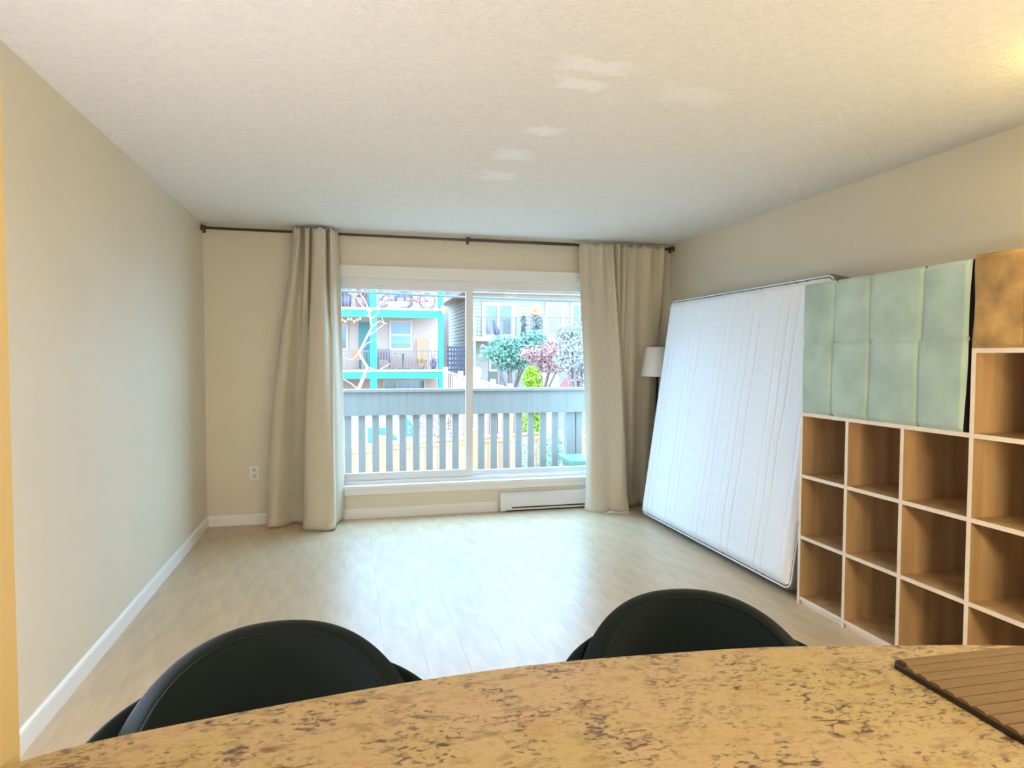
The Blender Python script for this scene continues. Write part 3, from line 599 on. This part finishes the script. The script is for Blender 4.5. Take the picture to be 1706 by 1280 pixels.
curtain('window_curtain', 'wide beige curtain at the right of the window beside the mattress',
        [(2.015, 5.655), (2.08, 5.64), (2.15, 5.66), (2.22, 5.635), (2.28, 5.66), (2.32, 5.615), (2.35, 5.665), (2.38, 5.60), (2.415, 5.668), (2.445, 5.60), (2.475, 5.668), (2.54, 5.64), (2.62, 5.655), (2.69, 5.63), (2.77, 5.655), (2.845, 5.65)],
        [(2.065, 5.56), (2.10, 5.50), (2.17, 5.475), (2.26, 5.485), (2.33, 5.465), (2.385, 5.455), (2.425, 5.48), (2.405, 5.58), (2.375, 5.68), (2.44, 5.72), (2.50, 5.70), (2.545, 5.665), (2.60, 5.70), (2.66, 5.72), (2.72, 5.70), (2.78, 5.735)], 2.402, .007, nu=220, seed=5)

# ================================================================ small fittings on the back wall
ou = empty('wall_outlet', (-.755, YB-.004, .427), 'white duplex power outlet on the wall left of the curtain', 'outlet')
MB().box(-.793, -.717, YB-.006, YB, .37, .485, .003).build('cover_plate', trim_m, ou)
for zc in (.452, .403):
    s_ = MB().tube([(-.755, YB-.0085, zc), (-.755, YB-.0055, zc)], .017, 16).build('socket', mat('ivory_socket', (.72, .70, .66), .4), ou)
    for dx in (-.006, .006): MB().box(-.755+dx-.0014, -.755+dx+.0014, YB-.0092, YB-.0084, zc-.002, zc+.007).build('slot', slot_m, s_)
ht = empty('baseboard_heater', (1.73, YB-.03, 0), 'white electric baseboard heater under the window', 'heater')
hx0, hx1, hy = 1.315, 2.36, YB-.062
MB().extrude([(hx0, YB, .012), (hx0, hy+.006, .012), (hx0, hy, .02), (hx0, hy, .15), (hx0, hy+.018, .168), (hx0, YB, .172)], (hx1-hx0, 0, 0)).build('body', heat_m, ht)
MB().box(hx0+.10, hx1-.06, hy-.002, hy+.004, .030, .042).build('outlet_slot', slot_m, ht)
MB().extrude([(hx0-.006, YB, .008), (hx0-.006, hy-.003, .008), (hx0-.006, hy-.003, .152), (hx0-.006, hy+.016, .172), (hx0-.006, YB, .176)], (.05, 0, 0)).build('end_cap', heat_m, ht)
MB().extrude([(hx1-.05, YB, .008), (hx1-.05, hy-.003, .008), (hx1-.05, hy-.003, .152), (hx1-.05, hy+.016, .172), (hx1-.05, YB, .176)], (.05, 0, 0)).build('end_cap', heat_m, ht)
MB().box(hx0+.02, hx1-.02, hy+.01, YB-.005, 0, .012).build('foot', slot_m, ht)

# ================================================================ floor lamp in the corner
LX, LY = 2.735, 5.50
lp = empty('floor_lamp', (LX, LY, 0), 'black floor lamp with white tapered shade behind the mattress', 'lamp')
MB().lathe([(.0, 0), (.12, 0), (.12, .012), (.03, .025), (.012, .03)], LX, LY, 28, False).build('base', black_m, lp)
MB().tube([(LX-.045, LY, .02), (LX-.015, LY, 1.27)], .011, 12).build('pole', black_m, lp)
MB().lathe([(.165, 1.215), (.125, 1.478), (.122, 1.478), (.162, 1.217)], LX, LY, 40, False).build('shade', lampshade_m, lp)
MB().lathe([(.012, 1.25), (.02, 1.27), (.02, 1.33), (.012, 1.34)], LX, LY, 12).build('socket', black_m, lp)
sp = MB()
for k in range(3): a = k*2.094; sp.tube([(LX, LY, 1.33), (LX+.128*math.cos(a), LY+.128*math.sin(a), 1.45)], .003, 5)
sp.build('shade_spider', black_m, lp)

# ================================================================ mattress leaning on the right wall
ML, MH, MT = 2.0, 1.86, .235
P0 = Vector((2.455, 3.25, .035)); V = Vector((.262, 0, 1.84)).normalized(); N = Vector((-V.z, 0, V.x))
def mp(u, v, w): return P0+Vector((0, u, 0))+V*v+N*w
mt = empty('mattress', (2.6, 4.25, 0), 'white quilted mattress leaning on its side against the right wall', 'mattress')
def rrect(L, H, r, n=7):
    pts = []
    for cx, cy, a0 in ((L-r, H-r, 0), (r, H-r, 90), (r, r, 180), (L-r, r, 270)):
        for k in range(n+1): a = math.radians(a0+90*k/n); pts.append((cx+r*math.cos(a), cy+r*math.sin(a)))
    return pts
bd = MB(); prof = [(-.03, -MT), (0, -MT+.03), (0, -.02), (-.006, -.006), (-.02, -.002)]
rings = []
for ins, w in prof:
    q = rrect(ML+2*ins, MH+2*ins, max(.07+ins, .02)); rings.append([mp(a-ins, b-ins, w) for a, b in q])
n = len(rings[0]); vs_ = [v for r in rings for v in r]; fs = [(i*n+k, i*n+(k+1) % n, (i+1)*n+(k+1) % n, (i+1)*n+k) for i in range(len(rings)-1) for k in range(n)]+[tuple(range(n)), tuple((len(rings)-1)*n+k for k in range(n))]
bd.add(vs_, fs, True).build('border', matt_g, mt)
lines = []
lines = [.08, .25, .33, .41, .63, .715, .80, .945, 1.035, 1.11, 1.39, 1.465, 1.54, 1.79, 1.87]
rd = random.Random(2); lph = {l: (rd.uniform(0, 6), rd.uniform(.5, 1.2), rd.uniform(.35, 1)) for l in lines}
def quilt(u, v):
    uu, vv = u*ML, v*MH
    # pull the rectangle's corners round
    r = .07; du = min(uu, ML-uu); dv = min(vv, MH-vv)
    if du < r and dv < r:
        cx = r-du; cy = r-dv; m_ = max(cx, cy); l = math.hypot(cx, cy)
        if l > 0: k = m_/l; ndx, ndy = cx*k, cy*k; uu += (cx-ndx)*(1 if uu < ML/2 else -1); vv += (cy-ndy)*(1 if vv < MH/2 else -1)
    e = min(min(uu, ML-uu), min(vv, MH-vv)); w = .004+.022*sm(e/.06)-.02*(1-sm(e/.02))
    for l in lines:
        a, f, dp = lph[l]; d = abs(uu-l-.006*math.sin(vv*2.3*f+a)-.004*math.sin(vv*9+a*2))
        if d < .016: w -= .008*dp*(1-d/.016)**1.3
    w += .0015*math.sin(vv*11+uu*5)*math.sin(uu*9+vv*3)+.0006*math.sin(vv*61+math.sin(uu*8)*3)
    return mp(.016+uu*(ML-.032)/ML, .016+vv*(MH-.032)/MH, w)
MB().grid(quilt, 420, 110).build('quilted_cover', matt_w, mt)
# a thin cord of piping between cover and border
pp = [mp(a+.014, b+.014, -.002) for a, b in rrect(ML-.028, MH-.028, .056)]
MB().tube(pp, .005, 6, True).build('piping', matt_w, mt)

# ================================================================ stepped cube shelf
SX, SD, CP, T_ = 2.457, .39, .3456, .019
SY = 3.19; ROW = [1.0704-CP*k for k in range(4)]; Z4 = 1.0704+CP
sh = empty('cube_shelf', (2.65, 2.3, 0), 'stepped oak cube shelf along the right wall', 'shelf')
h = T_/2
def board(name, x0, x1, y0, y1, z0, z1):
    b = MB().box(x0+.0015, x1, y0, y1, z0, z1).build(name, oak_m, sh)
    MB().box(x0, x0+.0015, y0, y1, z0, z1).build('edge_band', oak_e, b)
NC = 6
for i in range(NC+1):
    yy = SY-CP*i; top = (ROW[0] if i < 3 else Z4)+h
    board('upright', SX, SX+SD, yy-h, yy+h, 0, top if i not in (0,) else ROW[0]+h)
for i in range(NC):
    ya, yb = SY-CP*(i+1)+h, SY-CP*i-h
    for k, z in enumerate(ROW+([Z4] if i >= 3 else [])): board('shelf_board', SX+.002, SX+SD-.004, ya, yb, z-h, z+h)
MB().box(SX+.012, SX+.026, SY-CP*NC, SY, 0, ROW[3]-h).build('plinth', oak_e, sh)
bp = MB(); bp.box(SX+SD-.006, SX+SD, SY-CP*NC, SY, 0, ROW[0]+h); bp.box(SX+SD-.006, SX+SD, SY-CP*NC, SY-CP*3, ROW[0], Z4+h); bp.build('back_panel', oak_m, sh)

# sage green padded panel standing on the low step
def panel(name, label, cat, y_far, y_near, z0, z1, vl, hl, m, x0, depth, skew=0, seed=0, lean=0, thick=.05):
    r = empty(name, (x0+.03, (y_far+y_near)/2, z0), label, cat); L = y_far-y_near; H = z1-z0; rd = random.Random(seed); ph = [rd.uniform(0, 6) for _ in range(6)]
    def fn(u, v):
        y = y_far-u*L+skew*(1-v)*u; z = z0+v*H; w = .024
        top = hl and v > hl[0]
        for k, l in enumerate(vl):
            off = (l if not isinstance(l, tuple) else (l[1] if top else l[0])); d = (u-off)*L
            w -= depth*math.exp(-abs(d)/.010)
            if d > 0: w -= depth*.55*math.exp(-d/.05)*(.6+.5*math.sin(k*2.1+(3 if top else 0)))
            else: w -= depth*.3*math.exp(d/.05)*(.6+.5*math.sin(k*1.3+(0 if top else 2)))
        for l in hl: w -= depth*.8*math.exp(-abs((v-l)*H)/.006)
        w += .0025*math.sin(u*9+ph[0])*math.sin(v*7+ph[1])+.001*math.sin(u*31+ph[2]+v*11)
        e = min(min(u, 1-u)*L, min(v, 1-v)*H); w -= .012*(1-sm(e/.018))
        return Vector((x0-w+lean*v, y+.003*math.sin(v*9+ph[3])*(1 if u in (0, 1) else 0), z))
    MB().grid(fn, 200, 120).build('cushion_face', m, r)
    a = .012
    bk = MB().add([(x0-.0+dx+lean*t, yy+skew*(1-t)*(yy < (y_far+y_near)/2), z0+t*H) for dx in (0, thick) for yy in (y_far-a*.0, y_near+a*.0) for t in (0, 1)], [(0, 1, 3, 2), (4, 6, 7, 5), (0, 4, 5, 1), (2, 3, 7, 6), (0, 2, 6, 4), (1, 5, 7, 3)])
    bk.build('backing', dark_m, r); return r
panel('padded_panel', 'sage green velvet panel creased into eight squares standing on the shelf', 'padded panel', 3.187, 2.170, ROW[0]+h, 1.787, ((.225, .235), (.475, .478), (.765, .77)), (.545,), green_m, SX+.012, .0125, skew=.018, seed=1)
panel('suede_panel', 'tan brown suede panel standing on the highest step of the shelf', 'padded panel', 2.158, 1.55, Z4+h, 1.800, (.34, .7), (), brown_m, SX+.012, .005, seed=4)

# ================================================================ kitchen counter, tray, stools
CZ = .92; k_ = (CAMH-CZ)/(CAMH-.95)
edge = [(-.386, .842), (-.352*k_, .798*k_), (-.275*k_, .825*k_), (-.091*k_, .857*k_), (.091*k_, .879*k_), (.288*k_, .886*k_), (.518*k_, .870*k_), (.639*k_, .854*k_), (.793*k_, .821*k_), (.992*k_, .771*k_), (1.25, .74), (1.45, .64)]
arc = [catmull([(*e, 0) for e in edge], i/60) for i in range(61)]
poly = [(p.x, p.y) for p in arc]+[(1.45, .12), (-.386, .12)]
ct = empty('kitchen_counter', (.5, .45, 0), 'gold granite breakfast counter with curved front edge', 'counter')
top = MB().prism(poly, CZ-.032, CZ).build('countertop', granite_m, ct)
bv = top.modifiers.new('bevel', 'BEVEL'); bv.width = .004; bv.segments = 2; bv.limit_method = 'ANGLE'
MB().box(-.386, 1.40, .14, .62, .09, CZ-.032).build('base_cabinet', trim_m, ct); MB().box(-.386, 1.38, .18, .60, 0, .09).build('toe_kick', slot_m, ct)
tray = empty('ribbed_tray', (.95, .66, CZ), 'brown slatted wooden tray lying on the granite counter', 'tray')
ta = Vector((.741*k_, .767*k_)); tb_ = Vector((.977*k_, .760*k_)); tc_ = Vector((.727*k_, .561*k_))
ex = (tb_-ta).normalized(); ey = Vector((ex.y, -ex.x)); TL, TD = .42, .30
def tp(a, b): q = ta+ex*a+ey*b; return (q.x, q.y)
MB().prism([tp(.008*(1-math.cos(t))*1.0 if False else a, b) for a, b in ((.012, 0), (TL-.012, 0), (TL, .012), (TL, TD-.012), (TL-.012, TD), (.012, TD), (0, TD-.012), (0, .012))], CZ+.0005, CZ+.006).build('rim', slat_d, tray)
ns = 13; sw = (TD-.006)/ns
for i in range(ns):
    b0, b1 = .003+i*sw, .003+(i+1)*sw; l0 = .012 if i in (0, ns-1) else .003; pr = [(b0+.0008, CZ+.006), (b0+.0008, CZ+.0085), (b0+.006, CZ+.0115), (b1-.006, CZ+.0115), (b1-.0008, CZ+.0085), (b1-.0008, CZ+.006)]
    MB().extrude([(*tp(l0, b), z) for b, z in pr], (ex.x*(TL-2*l0), ex.y*(TL-2*l0), 0)).build('slat', slat_m, tray)

def stool():
    r = empty('bar_stool', (0, 0, 0), 'x', 'stool', 'velvet stools at the counter')
    def shell(r0, r1, th, ztop, zbot, drop, nm, lean=.06, pw=2.0):
        def surf(u, t):            # u across, t round the thickness loop
            th_ = (u*2-1)*math.radians(th); q = abs(u*2-1)
            zt_ = ztop-drop*q**pw; H = zt_-zbot; rm, hw = (r0+r1)/2, (r1-r0)/2; a = t*2*math.pi
            end = (1-max(0, (q-.9)/.1)**2)**.5 if q < 1 else 0.02
            # rounded upright slab cross-section
            c, s_ = math.cos(a), math.sin(a); rx = math.copysign(abs(c)**.6, c)*hw*max(end, .05); rz = math.copysign(abs(s_)**.35, s_)*H/2
            z = zbot+H/2+rz; rad = rm+rx+lean*(z-zbot)/(ztop-zbot)
            return Vector((rad*math.sin(th_), rad*math.cos(th_), z))
        o = MB().grid(surf, 60, 40).build(nm, stool_m, r)
        if nm == 'back_cushion': MB().tube([surf(.06+.88*i/50, .345) for i in range(51)], .0028, 6).build('seam', stool_m, o)
        return o
    shell(.205, .262, 66, .900, .60, .165, 'back_cushion', lean=.045, pw=2.4); shell(.262, .285, 86, .828, .58, .09, 'outer_shell', lean=.035, pw=3)
    MB().lathe([(0, .575), (.20, .575), (.235, .595), (.245, .625), (.225, .655), (.15, .668), (0, .67)], 0, -.02, 36, False).build('seat', stool_m, r)
    MB().lathe([(.0, .545), (.17, .545), (.17, .575), (0, .575)], 0, -.02, 24, False).build('seat_plate', stool_leg, r)
    for k in range(4):
        a = math.pi/4+k*math.pi/2; MB().tube([(.14*math.cos(a), -.02+.14*math.sin(a), .55), (.23*math.cos(a), -.02+.23*math.sin(a), .0)], .012, 10).build('leg', stool_leg, r)
    MB().tube([(.196*math.cos(a*math.pi/16), -.02+.196*math.sin(a*math.pi/16), .21) for a in range(32)], .009, 8, True).build('foot_ring', stool_leg, r)
    return r
s1 = stool(); s1.location = (-.115, .98, 0); s1.rotation_euler.z = math.radians(4); s1['label'] = 'dark velvet bar stool nearer the left wall, back rising above the counter'
s2 = copy_tree(s1); s2.location = (.62, .965, 0); s2.rotation_euler.z = math.radians(-10); s2['label'] = 'dark velvet bar stool in front of the mattress, back rising above the counter'

# ================================================================ lamps out of view; the two globes are added fill
def ceiling_lamp(x, y, rad, strength, col, label, drop=.03, hgt=.10):
    r = empty('ceiling_lamp', (x, y, CEIL-drop-hgt), label, 'lamp')
    MB().lathe([(0, CEIL-.001), (rad*.5, CEIL-.001), (rad*.5, CEIL-drop), (0, CEIL-drop)], x, y, 28, False).build('canopy', trim_m, r)
    z0 = CEIL-drop; prof = [(rad*math.cos(a*math.pi/16), z0-hgt*math.sin(a*math.pi/16)) for a in range(9)]
    MB().lathe([(0, z0), (rad, z0)]+prof[1:], x, y, 32, False).build('shade', emit('lamp_glow_'+label[:12], col, strength), r)
ceiling_lamp(.9, -.9, .20, KITCHEN_LAMP, KITCHEN_COL, 'round white kitchen ceiling lamp behind the counter', .04, .1)
ceiling_lamp(2.46, 1.66, .11, CORNER_LAMP, CORNER_COL, 'small warm ceiling lamp above the shelf', .05, .09)
def fill_globe(x, y, z, rad, strength, col, label):  # glowing globe on a stand, added out of view to brighten the room
    r = empty('added_fill_globe', (x, y, 0), label, 'lamp')
    MB().lathe([(.002, 0), (.13, 0), (.13, .015), (.02, .03), (.002, .03)], x, y, 24).build('base', black_m, r)
    MB().tube([(x, y, .02), (x, y, z-rad+.01)], .012, 10).build('pole', black_m, r)
    MB().lathe([(max(rad*math.sin(a*math.pi/14), .002), z-rad*math.cos(a*math.pi/14)) for a in range(15)], x, y, 24).build('globe', emit('globe_glow_'+label[:10], col, strength), r)
fill_globe(-.76, 1.12, .78, .15, SIDE_FILL, SIDE_COL, 'white globe floor lamp behind the dividing wall')
fill_globe(2.05, .95, 1.12, .10, NOOK_FILL, NOOK_COL, 'amber globe floor lamp at the end of the cube shelf')
